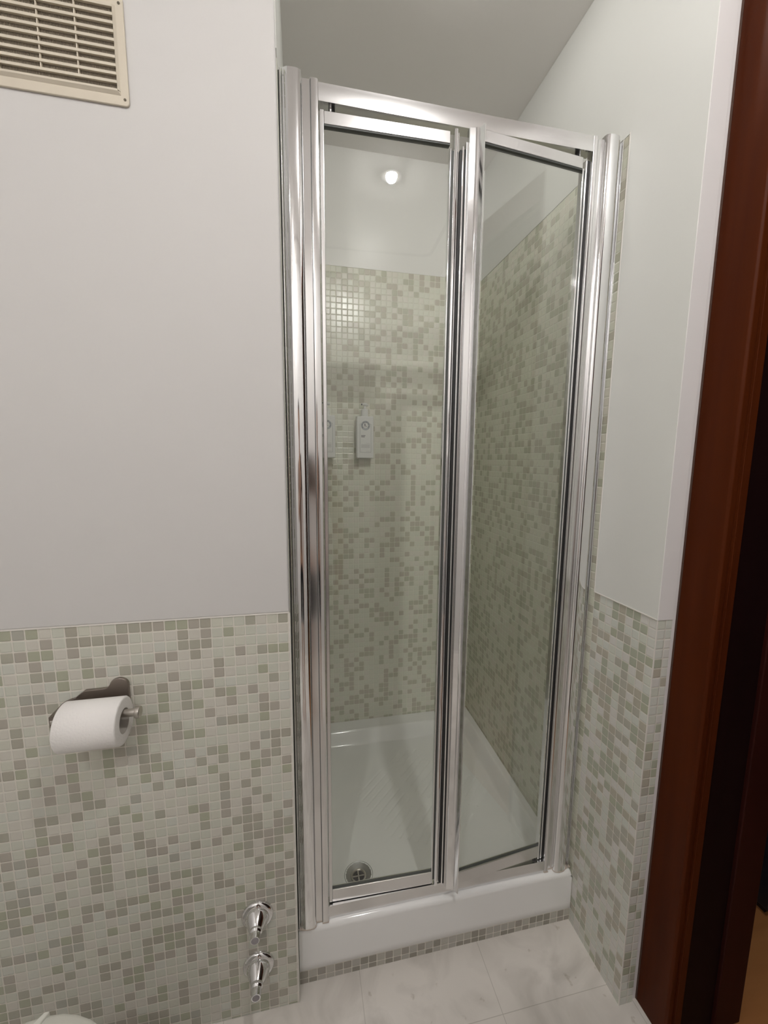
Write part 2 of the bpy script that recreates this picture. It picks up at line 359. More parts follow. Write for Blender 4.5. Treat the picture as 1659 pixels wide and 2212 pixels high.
# ------------------------------------------------------------------ ceiling lamps
for i, ((lx, ly), pw) in enumerate(zip(LAMPS, LAMP_POWER)):
    lab = ['round recessed ceiling spotlight mirrored in the left glass leaf', 'round recessed ceiling spotlight above the toilet side', 'unseen fill spotlight added by the rear wall', 'unseen fill spotlight added just inside the shower niche'][i]
    t = thing('ceiling_spotlight', lab, 'ceiling light', (lx, ly, CE), 'recessed ceiling spotlights')
    m = Mb().lathe([(0.046, -0.0005), (0.046, -0.004), (0.040, -0.006), (0.034, -0.004), (0.034, -0.0005)], (0, 0, 0), (0, 0, 1), 40, cap=False)
    m.build('trim_ring', chrome_sat, t, smooth=True)
    Mb().lathe([(0.003, -0.0225), (0.010, -0.0210), (0.0160, -0.017), (0.0200, -0.011), (0.0220, -0.005), (0.0224, -0.0005)], (0, 0, 0), (0, 0, 1), 32).build('lamp_lens', emit_mat('lamp_glow', LAMP_COLOR, LAMP_STRENGTH * pw), t)
# ceiling access panel with a rounded lip behind the main lamp
def round_rect(x0, x1, y0, y1, r, n=8):
    pts = []
    for cx_, cy_, a0 in ((x1-r, y1-r, 0), (x0+r, y1-r, 90), (x0+r, y0+r, 180), (x1-r, y0+r, 270)):
        for k in range(n+1):
            a = math.radians(a0 + 90*k/n); pts.append((cx_ + r*math.cos(a), cy_ + r*math.sin(a)))
    return pts
def ring_prism(mb, outer, inner, z0, z1):
    n = len(outer)
    v = [(x,y,z0) for x,y in outer] + [(x,y,z0) for x,y in inner] + [(x,y,z1) for x,y in outer] + [(x,y,z1) for x,y in inner]
    f = []
    for i in range(n):
        j = (i+1) % n
        f += [(i, j, j+n, i+n), (i+2*n, i+3*n, j+3*n, j+2*n), (i, i+2*n, j+2*n, j), (i+n, j+n, j+3*n, i+3*n)]
    mb.add(v, f)
mb = Mb()
ring_prism(mb, round_rect(-0.75, 0.68, -1.45, -0.20, 0.05), round_rect(-0.735, 0.665, -1.435, -0.215, 0.045), CE - 0.006, CE)
struct(mb.build('trim_1', simple('cove_lip', (0.45, 0.43, 0.40), 0.7)))

# ------------------------------------------------------------------ shower tray
def sst(a, b_, x):
    t = max(0.0, min(1.0, (x - a) / (b_ - a))); return t*t*(3-2*t)
TX0, TX1, TY0, TY1 = 0.0025, W - 0.001, 0.0315, D - 0.0005
DRX, DRY = 0.168, 0.182
ZF = 0.118
def tray_h(x, y):
    rim = 0.160 + 0.006*sst(0.1, 0.7, y)
    d = min(1, 1)
    w_ = sst(0.105, 0.128, y) * (1 - sst(0.722, 0.762, y)) * sst(0.045, 0.075, x) * (1 - sst(0.690, 0.728, x))
    r = math.hypot(x - DRX, y - DRY)
    fl_ = ZF - 0.004*(1 - min(1, r/0.5))
    z = fl_ + (rim - fl_)*(1 - w_)
    # diagonal anti-slip grooves
    if 0.12 < x < 0.66 and 0.2 < y < 0.66:
        a = (x - y)*0.7071; s = (x + y)*0.7071
        k = a / 0.0265; dk = abs(k - round(k))*0.0265
        kk = round(k)
        ok = (-7 <= kk <= 7)
        # two rows of dashes running away to the right
        c0 = 0.40 + 0.010*abs(kk)
        seg1 = c0 < s < c0 + 0.15
        seg2 = c0 + 0.19 < s < c0 + 0.34
        if ok and (seg1 or seg2): z -= 0.0019*max(0.0, 1 - dk/0.0034)
    e = y - TY0
    if e < 0.014: z -= 0.014 - math.sqrt(max(0, 0.014**2 - (0.014 - e)**2))
    e2 = TX1 - x
    if e2 < 0.010 and y < 0.09: z -= (0.010 - math.sqrt(max(0, 0.010**2 - (0.010 - e2)**2)))*1.0
    return z
NX, NY = 300, 320
xs = [TX0 + (TX1-TX0)*i/NX for i in range(NX+1)]
ys = []
for j in range(9): ys.append(TY0 + 0.014*(1 - math.cos(PI/2*j/8)))
n2 = NY
for j in range(1, n2+1): ys.append(TY0 + 0.014 + (TY1-TY0-0.014)*j/n2)
vs = [(x, y, tray_h(x, y)) for y in ys for x in xs]
nx = len(xs); ny = len(ys)
fs = []
def in_drain(i, j):
    x = 0.5*(xs[i]+xs[i+1]); y = 0.5*(ys[j]+ys[j+1]); return math.hypot(x-DRX, y-DRY) < 0.036
for j in range(ny-1):
    for i in range(nx-1):
        if not in_drain(i, j): fs.append((j*nx+i, j*nx+i+1, (j+1)*nx+i+1, (j+1)*nx+i))
k = len(vs)
# front skirt and sides
rows = [(0.0, 0.145), (0.0, 0.06), (0.0008, 0.040), (0.004, 0.037)]
base = list(range(nx))
for dy, z in rows:
    cur = []
    for i in range(nx):
        cur.append(len(vs)); vs.append((xs[i], TY0 + dy, z))
    for i in range(nx-1): fs.append((base[i], cur[i], cur[i+1], base[i+1]))
    base = cur
for side in (0, nx-1):
    a = len(vs); 
    for j in range(ny): vs.append((xs[side], ys[j], 0.037))
    for j in range(ny-1): fs.append((j*nx+side, (j+1)*nx+side, a+j+1, a+j))
tray = obj('shower_tray', vs, fs, ceramic, None)
smooth_by_angle(tray, 0.8)
tag(tray, 'white ceramic shower tray with diagonal anti-slip grooves behind the glass door', 'shower tray')
zd = tray_h(DRX + 0.05, DRY) - 0.001
dr = Mb().lathe([(0.0365, -0.014), (0.0408, -0.0005), (0.0408, 0.0010), (0.0398, 0.0014), (0.0375, -0.0002), (0.031, -0.0022), (0.0230, -0.0036), (0.0215, -0.0045), (0.0215, -0.02)], (DRX, DRY, zd), (0, 0, 1), 40, cap=False).build('drain', drain_steel, tray, smooth=True)
g = Mb().lathe([(0.0215, -0.004), (0.0215, -0.0025), (0.0185, -0.0020), (0.0165, -0.004), (0.0165, -0.006)], (DRX, DRY, zd), (0, 0, 1), 32, cap=False)
g.box(DRX-0.017, DRX+0.017, DRY-0.0015, DRY+0.0015, zd-0.006, zd-0.0035).box(DRX-0.0015, DRX+0.0015, DRY-0.017, DRY+0.017, zd-0.006, zd-0.0035)
g.build('drain_grate', steel, dr)
smooth_by_angle(dr, 0.6)
Mb().lathe([(0.0213, -0.022), (0.0213, -0.020)], (DRX, DRY, zd), (0, 0, 1), 24).build('drain_shaft', void_dark, dr)
# small tray feet marks / non slip studs near the front rim
for sx, sy in ((0.118, 0.147), (0.42, 0.147)):
    Mb().lathe([(0.0035, 0), (0.0035, 0.0006), (0.002, 0.0009)], (sx, sy, tray_h(sx, sy)), (0, 0, 1), 16).build('stud', simple('grey_stud', (0.45, 0.45, 0.43), 0.5), tray)

# ------------------------------------------------------------------ shower door
ZB, ZTOP = 0.1615, 1.996
sd = thing('shower_door', 'framed bifold glass shower door with chrome and satin aluminium profiles', 'shower door')
def prism(name, pts, z0, z1, mat, parent, bevel=0.0006):
    return Mb().prism(pts, z0, z1).build(name, mat, parent, bevel=bevel)
# left post: fin, bead and bulging nose
nose = [(0.0072, 0.052), (0.0072, 0.036), (0.0080, 0.0330), (0.0098, 0.0318), (0.0122, 0.0316), (0.0128, 0.0306), (0.016, 0.0288), (0.021, 0.0274), (0.027, 0.0268), (0.033, 0.0270), (0.0375, 0.0278), (0.0410, 0.0295), (0.0434, 0.0325), (0.0447, 0.0370), (0.0447, 0.052)]
def smooth_prof(pts, it=2):
    for _ in range(it):
        q = [pts[0]]
        for a, b_ in zip(pts[:-1], pts[1:]):
            q += [(0.75*a[0]+0.25*b_[0], 0.75*a[1]+0.25*b_[1]), (0.25*a[0]+0.75*b_[0], 0.25*a[1]+0.75*b_[1])]
        q.append(pts[-1]); pts = q
    return pts
np_ = smooth_prof(nose, 1)
o = Mb().prism(np_, ZB - 0.001, ZTOP + 0.003).build('wall_post', chrome_pol, sd); smooth_by_angle(o, 0.5)
prism('post_fin', [(0.0040, 0.050), (0.0040, 0.0300), (0.0056, 0.0300), (0.0056, 0.050)], ZB, ZTOP, chrome_sat, o, 0.0003)
prism('seal_gap', [(0.0018, 0.050), (0.0018, 0.0335), (0.0040, 0.0325), (0.0040, 0.050)], ZB, ZTOP - 0.002, gap_dark, o, 0)
ch = Mb().prism([(0.0447, 0.054), (0.0447, 0.0405), (0.0595, 0.0405), (0.0595, 0.0375), (0.0605, 0.0355), (0.0620, 0.0352), (0.0700, 0.0352), (0.0738, 0.0358), (0.0748, 0.0372), (0.0748, 0.054)], ZB + 0.001, ZTOP - 0.001).build('frame_channel', chrome_ch, sd, bevel=0.0004)
prism('channel_groove', [(0.0592, 0.0402), (0.0592, 0.0400), (0.0599, 0.0346), (0.0606, 0.0346), (0.0606, 0.0402)], ZB + 0.004, ZTOP - 0.004, gap_dark, ch, 0)
# right post
rn = [(0.6945, 0.060), (0.6945, 0.0440), (0.6955, 0.0400), (0.6980, 0.0372), (0.7030, 0.0355), (0.7100, 0.0345), (0.7170, 0.0345), (0.7240, 0.0360), (0.7290, 0.0385), (0.7312, 0.0410), (0.7320, 0.0450), (0.7320, 0.060)]
o = Mb().prism(smooth_prof(rn, 1), ZB - 0.001, ZTOP + 0.003).build('wall_post', chrome_pol, sd); smooth_by_angle(o, 0.5)
prism('post_fin', [(0.7380, 0.060), (0.7380, 0.0400), (0.7398, 0.0400), (0.7398, 0.060)], ZB, ZTOP, chrome_pol, o, 0.0003)
prism('post_web', [(0.7320, 0.060), (0.7320, 0.0500), (0.7490, 0.0500), (0.7490, 0.060)], ZB, ZTOP, chrome_pol, o, 0.0003)
ch = Mb().prism([(0.6668, 0.062), (0.6668, 0.0450), (0.6675, 0.0432), (0.6690, 0.0425), (0.6770, 0.0425), (0.6790, 0.0440), (0.6805, 0.0490), (0.6945, 0.0490), (0.6945, 0.062)], ZB + 0.001, ZTOP - 0.001).build('frame_channel', chrome_sat, sd, bevel=0.0004)
# discoloured silicone round the feet of the profiles
Mb().prism([(0.0012, 0.045), (0.0012, 0.0322), (0.0070, 0.0300), (0.0160, 0.0278), (0.0270, 0.0257), (0.0390, 0.0272), (0.0445, 0.0310), (0.0460, 0.0392), (0.0592, 0.0392), (0.0596, 0.0345), (0.0746, 0.0345), (0.0762, 0.0400), (0.0762, 0.045)], 0.1607, 0.1624).build('silicone_bead', silicone, sd)
Mb().prism([(0.6655, 0.055), (0.6655, 0.0440), (0.6680, 0.0414), (0.6785, 0.0414), (0.6808, 0.0478), (0.6936, 0.0478), (0.6945, 0.0395), (0.6990, 0.0362), (0.7100, 0.0334), (0.7230, 0.0346), (0.7330, 0.0400), (0.7480, 0.0420), (0.7480, 0.055)], 0.1607, 0.1624).build('silicone_bead', silicone, sd)
# head and sill rails, gently crowned
def rail(name, z0, z1, y0, mat):
    a0, b0 = (0.0748, y0), (0.6668, y0 + 0.0005)
    n = 6; prof = [(0.0, z0)]
    for i in range(n + 1):
        t = i / n; prof.append((-0.0004*math.sin(PI*t), z0 + 0.0005 + (z1 - z0 - 0.001)*t))
    prof += [(0.0, z1), (0.024, z1), (0.024, z0)]
    m_ = len(prof); v = []
    for x, y in (a0, b0):
        for dy, z in prof: v.append((x, y + dy, z))
    f = [list(range(m_)), list(range(m_, 2*m_))[::-1]] + [(i, (i+1) % m_, (i+1) % m_ + m_, i + m_) for i in range(m_)]
    o = obj(name, v, f, mat, sd); smooth_by_angle(o, 0.5); return o
rail('head_rail', 1.9635, 1.9945, 0.0425, chrome_sat)
rail('sill_rail', 0.1610, 0.1955, 0.0435, chrome_sat)
# channel insides (dark recess between rail and leaf)
LZ0, LZ1 = 0.1975, 1.9545
def leaf(P0, P1, tl, tr, left, LZ0):
    """bifold leaf on the ground line P0-P1 (its glass plane)"""
    rt, rb = 0.0225, 0.034
    p0 = Vector(P0); p1 = Vector(P1); L = (p1 - p0).length; t = (p1 - p0)/L
    def q(s): return tuple(p0 + t*s)
    m = Mb().quadbox(q(tl), q(L - tr), 0.0065, -0.0065, LZ1 - rt, LZ1).quadbox(q(tl), q(L - tr), 0.0065, -0.0065, LZ0, LZ0 + rb)
    lf = m.build('door_leaf', chrome_sat, sd, bevel=0.0009)
    lf['label'] = 'left folding glass leaf' if left else 'right folding glass leaf'
    Mb().quadbox(q(tl*0.5), q(L - tr*0.5), 0.002, -0.002, LZ0 + 0.01, LZ1 - 0.01).build('glass_pane', glass, lf)
    Mb().quadbox(q(tl), q(L - tr), 0.0052, -0.0052, LZ1 - rt - 0.0028, LZ1 - rt).build('glazing_seal', gap_dark, lf)
    Mb().quadbox(q(tl), q(L - tr), 0.0032, -0.0032, LZ0 + rb, LZ0 + rb + 0.0012).build('glazing_seal', gap_dark, lf)
    return lf, q, L
# left leaf
lf, q, L = leaf((0.0772, 0.0575), (0.3600, 0.0510), 0.0085, 0.0200, True, 0.1975)
Mb().quadbox(q(0), q(0.0085), 0.0085, -0.008, LZ0 + 0.002, LZ1 + 0.001).build('pivot_stile', chrome_sat, lf, bevel=0.0015)
st = Mb().quadbox(q(L - 0.0200), q(L - 0.0165), 0.0062, -0.0062, LZ0, LZ1 - 0.030).quadbox(q(L - 0.0120), q(L), 0.0062, -0.007, LZ0, LZ1)
st = st.build('hinge_stile', chrome_pol, lf, bevel=0.0015)
Mb().quadbox(q(L - 0.0165), q(L - 0.0120), 0.0045, -0.004, LZ0 + 0.01, LZ1 - 0.034).build('stile_seal', gap_dark, st)
Mb().tube([(q(L - 0.0085)[0], q(L - 0.0085)[1] - 0.0075, LZ0 - 0.003), (q(L - 0.0085)[0], q(L - 0.0085)[1] - 0.0075, LZ1 + 0.003)], 0.0042, 20).build('bead', chrome_pol, st, smooth=False)
pp = q(0.022)
Mb().tube([(pp[0]+0.0, pp[1]-0.001, LZ1 - 0.002), (pp[0], pp[1]-0.001, 1.9700)], 0.0032, 14).build('pivot_pin', chrome_pol, lf, smooth=True)
Mb().tube([(pp[0]+0.002, pp[1]+0.002, LZ1), (pp[0]+0.002, pp[1]+0.002, 1.9700)], 0.0062, 14).build('pivot_socket', rubber, lf, smooth=True)
Mb().tube([(pp[0], pp[1]-0.001, 0.190), (pp[0], pp[1]-0.001, LZ0 + 0.002)], 0.0045, 14).build('pivot_pin', rubber, lf, smooth=True)
# right leaf, swung a little outwards at the hinge
lf, q, L = leaf((0.3990, 0.0310), (0.6655, 0.0585), 0.0030, 0.0165, False, 0.2040)
# hinge stile with pull flange
hs = Mb().prism([(0.3745, 0.0400), (0.3745, 0.0300), (0.3755, 0.0285), (0.3870, 0.0265), (0.3880, 0.0250), (0.3895, 0.0240), (0.3925, 0.0238), (0.3935, 0.0255), (0.3950, 0.0235), (0.3985, 0.0130), (0.4000, 0.0110), (0.4015, 0.0120), (0.4020, 0.0150), (0.4020, 0.0380)], 0.1915, LZ1 + 0.0005).build('hinge_stile', chrome_pol, lf)
smooth_by_angle(hs, 0.5)
Mb().box(0.3595, 0.3632, 0.040, 0.052, LZ0 + 0.004, LZ1 - 0.035).box(0.3668, 0.3698, 0.037, 0.050, LZ0 + 0.004, LZ1 - 0.035).build('hinge_gasket', rubber, hs)
Mb().box(0.3632, 0.3668, 0.0350, 0.050, LZ0 + 0.002, LZ1 - 0.030).build('hinge_knuckle', chrome_pol, hs, bevel=0.0008)
Mb().box(0.3698, 0.3745, 0.0318, 0.046, LZ0 + 0.002, LZ1 - 0.024).build('hinge_strip', chrome_sat, hs, bevel=0.0008)
rs_ = Mb().quadbox(q(L - 0.0165), q(L - 0.0125), 0.0065, -0.0065, LZ0, LZ1 - 0.022).quadbox(q(L - 0.0090), q(L - 0.0050), 0.0065, -0.0065, LZ0, LZ1 - 0.004).build('pivot_stile', chrome_pol, lf, bevel=0.0009)
Mb().quadbox(q(L - 0.0125), q(L - 0.0090), 0.0040, -0.004, LZ0 + 0.006, LZ1 - 0.024).build('stile_seal', gap_dark, rs_)
Mb().quadbox(q(L - 0.0050), q(L + 0.0005), 0.0045, -0.004, LZ0 + 0.002, LZ1 - 0.003).build('edge_gasket', rubber, rs_)
pp = q(L - 0.024)
Mb().tube([(pp[0], pp[1]-0.001, LZ1 - 0.002), (pp[0], pp[1]-0.001, 1.9700)], 0.0030, 14).build('pivot_pin', chrome_pol, lf, smooth=True)
Mb().tube([(pp[0]-0.002, pp[1]+0.002, LZ1), (pp[0]-0.002, pp[1]+0.002, 1.9700)], 0.0058, 14).build('pivot_socket', rubber, lf, smooth=True)
Mb().tube([(pp[0], pp[1]-0.001, 0.190), (pp[0], pp[1]-0.001, LZ0 + 0.002)], 0.0045, 14).build('pivot_pin', rubber, lf, smooth=True)

# ------------------------------------------------------------------ soap dispensers on the back wall
def dispenser(x0, label):
    wd_, z0, z1 = 0.0655, 1.2965, 1.4560
    xc = x0 + wd_/2; y0, y1 = 0.768, 0.806
    t = thing('soap_dispenser', label, 'soap dispenser', (xc, 0.787, z0), 'white pump dispensers on the shower back wall')
    h = wd_/2
    body = Mb().box(-h, h, y0-0.787, y1-0.787, 0, z1-z0).build('bottle', bottle_white, t, bevel=0.004, seg=3)
    Mb().lathe([(0.0135, z1-z0-0.001), (0.0138, z1-z0+0.002), (0.0135, z1-z0+0.024), (0.0120, z1-z0+0.027), (0.006, z1-z0+0.0275)], (0.0005, 0, 0), (0, 0, 1), 28).build('pump_collar', bottle_white, t, smooth=False)
    Mb().tube([(0.0005, 0, z1-z0+0.026), (0.0005, 0, z1-z0+0.042)], [0.0062, 0.0045], 16).build('pump_stem', bottle_white, t, smooth=True)
    # spout pointing left and forwards, dished thumb pad
    zz = z1-z0+0.0445
    sp = Mb().tube([(0.013, 0.002, zz-0.003), (0.006, 0, zz-0.0005), (-0.004, -0.006, zz+0.001), (-0.011, -0.013, zz+0.0005), (-0.0135, -0.016, zz-0.003)], [0.0035, 0.0062, 0.0050, 0.0036, 0.0026], 14)
    sp.build('pump_head', bottle_white, t, smooth=True)
    Mb().tube([(-0.0128, -0.0175, zz-0.0005), (-0.0138, -0.0190, zz-0.0012)], [0.0024, 0.0024], 12).build('nozzle_hole', ink, t)
    Mb().box(-0.022, 0.022, y1-0.787-0.001, D-0.787, 0.004, z1-z0-0.01).build('wall_bracket', simple('bracket_grey', (0.35, 0.36, 0.33), 0.5), t, bevel=0.001)
    # printed label: border, round emblem with lettering marks, text lines
    yf = y0 - 0.787 - 0.0003
    def flat(m, xa, xb, za, zb, d=0.0): m.box(xa, xb, yf - d, yf + 0.0002, za, zb)
    m = Mb(); a, b_, c, d = -0.0205, 0.0225, 0.0220, 0.1295
    lw = 0.0006
    flat(m, a, a+lw, c, d); flat(m, b_-lw, b_, c, d); flat(m, a, b_, c, c+lw)
    flat(m, a, -0.016, d, d+lw); flat(m, 0.018, b_, d, d+lw)
    m.build('label_border', ink, body)
    ex, ez, er = 0.001, 0.124, 0.0175
    m = Mb().lathe([(er, -0.0002), (er, 0.0002)], (ex, yf, ez), (0, 1, 0), 40); m.build('emblem_ring', ink_grey, body)
    m = Mb().lathe([(er-0.0008, -0.0003), (er-0.0008, 0.0002)], (ex, yf, ez), (0, 1, 0), 40); m.build('emblem_band', simple('emblem_band_ink', (0.52, 0.54, 0.57), 0.6), body)
    m = Mb().lathe([(0.0100, -0.0006), (0.0100, 0.0002)], (ex, yf, ez), (0, 1, 0), 36); m.build('emblem_disc', bottle_white, body)
    m = Mb()
    for i in range(17):                                     # letter-like marks around the upper ring
        an = math.radians(215 - i*250/16); r0, r1 = 0.0112, 0.0155
        ca, sa = math.cos(an), math.sin(an); ww = 0.0006 if i % 3 else 0.0010
        p = [(ex + ca*r0 - sa*ww, ez + sa*r0 + ca*ww), (ex + ca*r1 - sa*ww, ez + sa*r1 + ca*ww), (ex + ca*r1 + sa*ww, ez + sa*r1 - ca*ww), (ex + ca*r0 + sa*ww, ez + sa*r0 - ca*ww)]
        m.add([(x, yf-0.0007, z) for x, z in p] + [(x, yf, z) for x, z in p], [(0,1,2,3),(7,6,5,4),(0,4,5,1),(1,5,6,2),(2,6,7,3),(3,7,4,0)])
    # figure in the middle: a dark upright mark with a foot line
    for (xa, xb, za, zb) in ((-0.004, -0.001, 0.002, 0.0075), (-0.0032, -0.0012, -0.0025, 0.003), (-0.0052, 0.0, 0.0005, 0.0018), (-0.003, -0.002, -0.0065, -0.002), (0.0005, 0.0050, -0.0042, -0.0034), (0.0005, 0.0012, -0.004, 0.0015), (0.0035, 0.0055, -0.0034, -0.0022)):
        m.box(ex+xa, ex+xb, yf-0.0009, yf, ez+za, ez+zb)
    m.build('emblem_marks', ink, body)
    m = Mb()
    for z, segs in ((0.0858, (0.003, 0.0025, 0.0026, 0.0030, 0.0022)), (0.0812, (0.0022, 0.0035, 0.0030, 0.0028))):
        x = -0.0155
        for s in segs: flat(m, x, x+s, z-0.0013, z+0.0013, 0.0001); x += s + 0.0006
    m.build('product_name_marks', ink, body)
    m = Mb(); rr = random.Random(3)
    for z in (0.0520, 0.0492, 0.0464, 0.0436, 0.0408):
        x = -0.0155
        while x < 0.0165:
            s = rr.uniform(0.002, 0.006); flat(m, x, min(x+s, 0.0175), z-0.0007, z+0.0007); x += s + 0.0009
    for x in (0.005, 0.0095, 0.0135): flat(m, x, x+0.0035, 0.0560, 0.0570)
    for x in (-0.0165, 0.004, 0.009, 0.0135): flat(m, x, x+0.0035, 0.0258, 0.0268)
    m.build('small_print_marks', ink_soft, body)
    return t
dispenser(0.2400, 'white pump soap dispenser right of the other, fully visible through the glass')
dispenser(0.0930, 'white pump soap dispenser half hidden by the chrome door frame')

# ------------------------------------------------------------------ toilet paper holder and roll
th = thing('toilet_paper_holder', 'dark brushed steel toilet paper holder with round rod on the mosaic wall', 'toilet paper holder', (-0.335, 0, 0.82))
# backplate: tab with a rounded head blending into a lower bar
pts = [(-0.4020, 0.812), (-0.4020, 0.8335), (-0.3940, 0.8405), (-0.3840, 0.8470), (-0.3520, 0.8478)]
for k in range(5):
    t = k/4; pts.append((-0.3500 + 0.0080*t, 0.8480 + 0.0050*t*t))
for k in range(13):
    a = PI*0.92 - PI*0.92*k/12; pts.append((-0.3245 + 0.0165*math.cos(a), 0.8520 + 0.0145*math.sin(a)))
pts += [(-0.3080, 0.812)]
v = [(x, -0.0075, z) for x, z in pts] + [(x, 0.0, z) for x, z in pts]; n = len(pts)
pb = obj('backplate', v, [list(range(n)), list(range(n, 2*n))[::-1]] + [(i, (i+1) % n, (i+1) % n + n, i + n) for i in range(n)], dark_steel, bevel=0.0012); at(pb, th)
arm = Mb()
ap = []
for k in range(9):
    a = PI/2*k/8; ap.append((-0.392 - 0.020*math.sin(a), -0.004 - 0.020*(1 - math.cos(a))))
ap.append((-0.412, -0.066))
for i in range(len(ap)-1):
    (xa, ya), (xb, yb) = ap[i], ap[i+1]; dx, dy = xb-xa, yb-ya; l = math.hypot(dx, dy); nx_, ny_ = -dy/l*0.0035, dx/l*0.0035
    arm.prism([(xa-nx_, ya-ny_), (xb-nx_, yb-ny_), (xb+nx_, yb+ny_), (xa+nx_, ya+ny_)], 0.814, 0.834)
at(arm.build('bent_arm', dark_steel), th)
RZ, RY = 0.8235, -0.060
rod = Mb().lathe([(0.0070, -0.414), (0.0070, -0.2800), (0.0072, -0.279), (0.0105, -0.2785), (0.0108, -0.2780), (0.0108, -0.2715), (0.0100, -0.2705)], (0, RY, RZ), (1, 0, 0), 28)
at(smooth_by_angle(rod.build('rod', steel), 0.6), th)
# roll hangs on the rod
RC = (RY, RZ - 0.0141); R1 = 0.0430; R0 = 0.0225
prof = [(R0, -0.3985), (R1-0.003, -0.3985), (R1, -0.3960), (R1, -0.3010), (R1-0.0012, -0.2992), (R1-0.004, -0.2985), (R0, -0.2985)]
roll = Mb().lathe(prof, (0, RC[0], RC[1]), (1, 0, 0), 72, cap=False).build('toilet_paper_roll', paper)
smooth_by_angle(roll, 0.9)
tag(roll, 'white toilet paper roll hanging on the steel rod', 'toilet paper')
core = Mb().lathe([(R0-0.0012, -0.3983), (R0, -0.3983), (R0, -0.2987), (R0-0.0012, -0.2987), (R0-0.0012, -0.3983)], (0, RC[0], RC[1]), (1, 0, 0), 48, cap=False).build('cardboard_core', card, roll, smooth=True)
# loose outer sheet end lying on the back of the roll
m = Mb(); pts = []
for k in range(13):
    a = math.radians(-100 + 75*k/12); pts.append((RC[0] - (R1+0.0008)*math.cos(a+PI/2)*-1, RC[1] + (R1+0.0008)*math.sin(a+PI/2)*-1))
for i in range(len(pts)-1):
    (ya, za), (yb, zb) = pts[i], pts[i+1]
    m.add([(-0.398, ya, za), (-0.299, ya, za), (-0.299, yb, zb), (-0.398, yb, zb)], [(0, 1, 2, 3)])
m.build('loose_sheet', paper, roll, smooth=True)

# ------------------------------------------------------------------ chrome stop valves
def valve(x, z, k, label, dx=0.0):
    t = thing('stop_valve', label, 'valve', (x, 0, z), 'chrome stop valves low on the mosaic wall')
    e = Mb().lathe([(0.0350, 0.0), (0.0350, 0.003), (0.0340, 0.006), (0.0310, 0.0085), (0.0275, 0.0100), (0.0262, 0.0102)], (0, 0, 0), (0, -1, 0), 48).build('wall_rosette', chrome, t); smooth_by_angle(e, 0.9)
    c = Mb().lathe([(0.0262, 0.009)] + [(r, 0.009 + (h-0.009)*k) for r, h in ((0.0262, 0.013), (0.0250, 0.018), (0.0205, 0.030), (0.0165, 0.041), (0.0140, 0.047), (0.0132, 0.049))], (0, 0, 0), (dx, -1, 0), 48).build('cone_cover', chrome, t); smooth_by_angle(c, 0.9)
    s = Mb().lathe([(r, 0.009 + (h-0.009)*k) for r, h in ((0.0120, 0.047), (0.0136, 0.050), (0.0140, 0.053), (0.0132, 0.057), (0.0112, 0.060), (0.0106, 0.062), (0.0100, 0.078), (0.0096, 0.080))], (0, 0, 0), (dx, -1, 0), 36).build('spindle_cap', chrome, t); smooth_by_angle(s, 0.8)
    Mb().lathe([(0.0078, 0.0), (0.0078, 0.0004)], (0, -(0.009 + 0.071*k) - 0.0001, 0), (0, -1, 0), 28).build('spindle_tip', simple('grey_tip', (0.33, 0.31, 0.32), 0.5), t)
    return t
valve(-0.0865, 0.2680, 0.66, 'upper of the two chrome cone-shaped stop valves on the mosaic wall')
valve(-0.0880, 0.1345, 0.78, 'lower of the two chrome cone-shaped stop valves, nearest the floor')

# ------------------------------------------------------------------ ventilation grille
vg = thing('ventilation_grille', 'cream plastic ventilation grille with louvres high on the white wall', 'ventilation grille', (-0.333, 0, 1.945))
VX0, VX1, VZ0, VZ1 = -0.4290, -0.2365, 1.8660, 2.0235
IX0, IX1, IZ0, IZ1 = -0.4165, -0.2515, 1.8860, 2.0060
ro = round_rect(VX0, VX1, VZ0, VZ1, 0.006, 6); ri = round_rect(IX0, IX1, IZ0, IZ1, 0.0015, 6)
m = Mb(); n = len(ro); Y0, Y1 = -0.0065, -PR
v = [(x, Y0, z) for x, z in ro] + [(x, Y0, z) for x, z in ri] + [(x, Y1, z) for x, z in ro] + [(x, Y1, z) for x, z in ri]
f = []
for i in range(n):
    j = (i+1) % n; f += [(i, j, j+n, i+n), (i+2*n, i+3*n, j+3*n, j+2*n), (i, i+2*n, j+2*n, j), (i+n, j+n, j+3*n, i+3*n)]
at(obj('cover_plate', v, f, vent_plastic, bevel=0.0012), vg)
NS = 10; pz = (IZ1 - IZ0)/NS
for k in range(NS + 1):
    z = IZ0 + pz*k
    b_ = Mb()
    hw = 0.0027
    b_.add([(IX0, -0.0100, z-hw), (IX1, -0.0100, z-hw), (IX1, -0.0100, z+hw*0.6), (IX0, -0.0100, z+hw*0.6), (IX0, -0.0030, z-hw*0.2), (IX1, -0.0030, z-hw*0.2), (IX1, -0.0030, z+hw*1.6), (IX0, -0.0030, z+hw*1.6)],
           [(0,3,2,1),(4,5,6,7),(0,1,5,4),(1,2,6,5),(2,3,7,6),(3,0,4,7)])
    at(b_.build('louvre', vent_plastic, bevel=0.0005), vg)
for fx in (0.345, 0.665):
    x = IX0 + (IX1-IX0)*fx
    at(Mb().box(x-0.0009, x+0.0009, -0.0085, -0.0032, IZ0 + pz, IZ1).build('louvre_post', vent_plastic), vg)
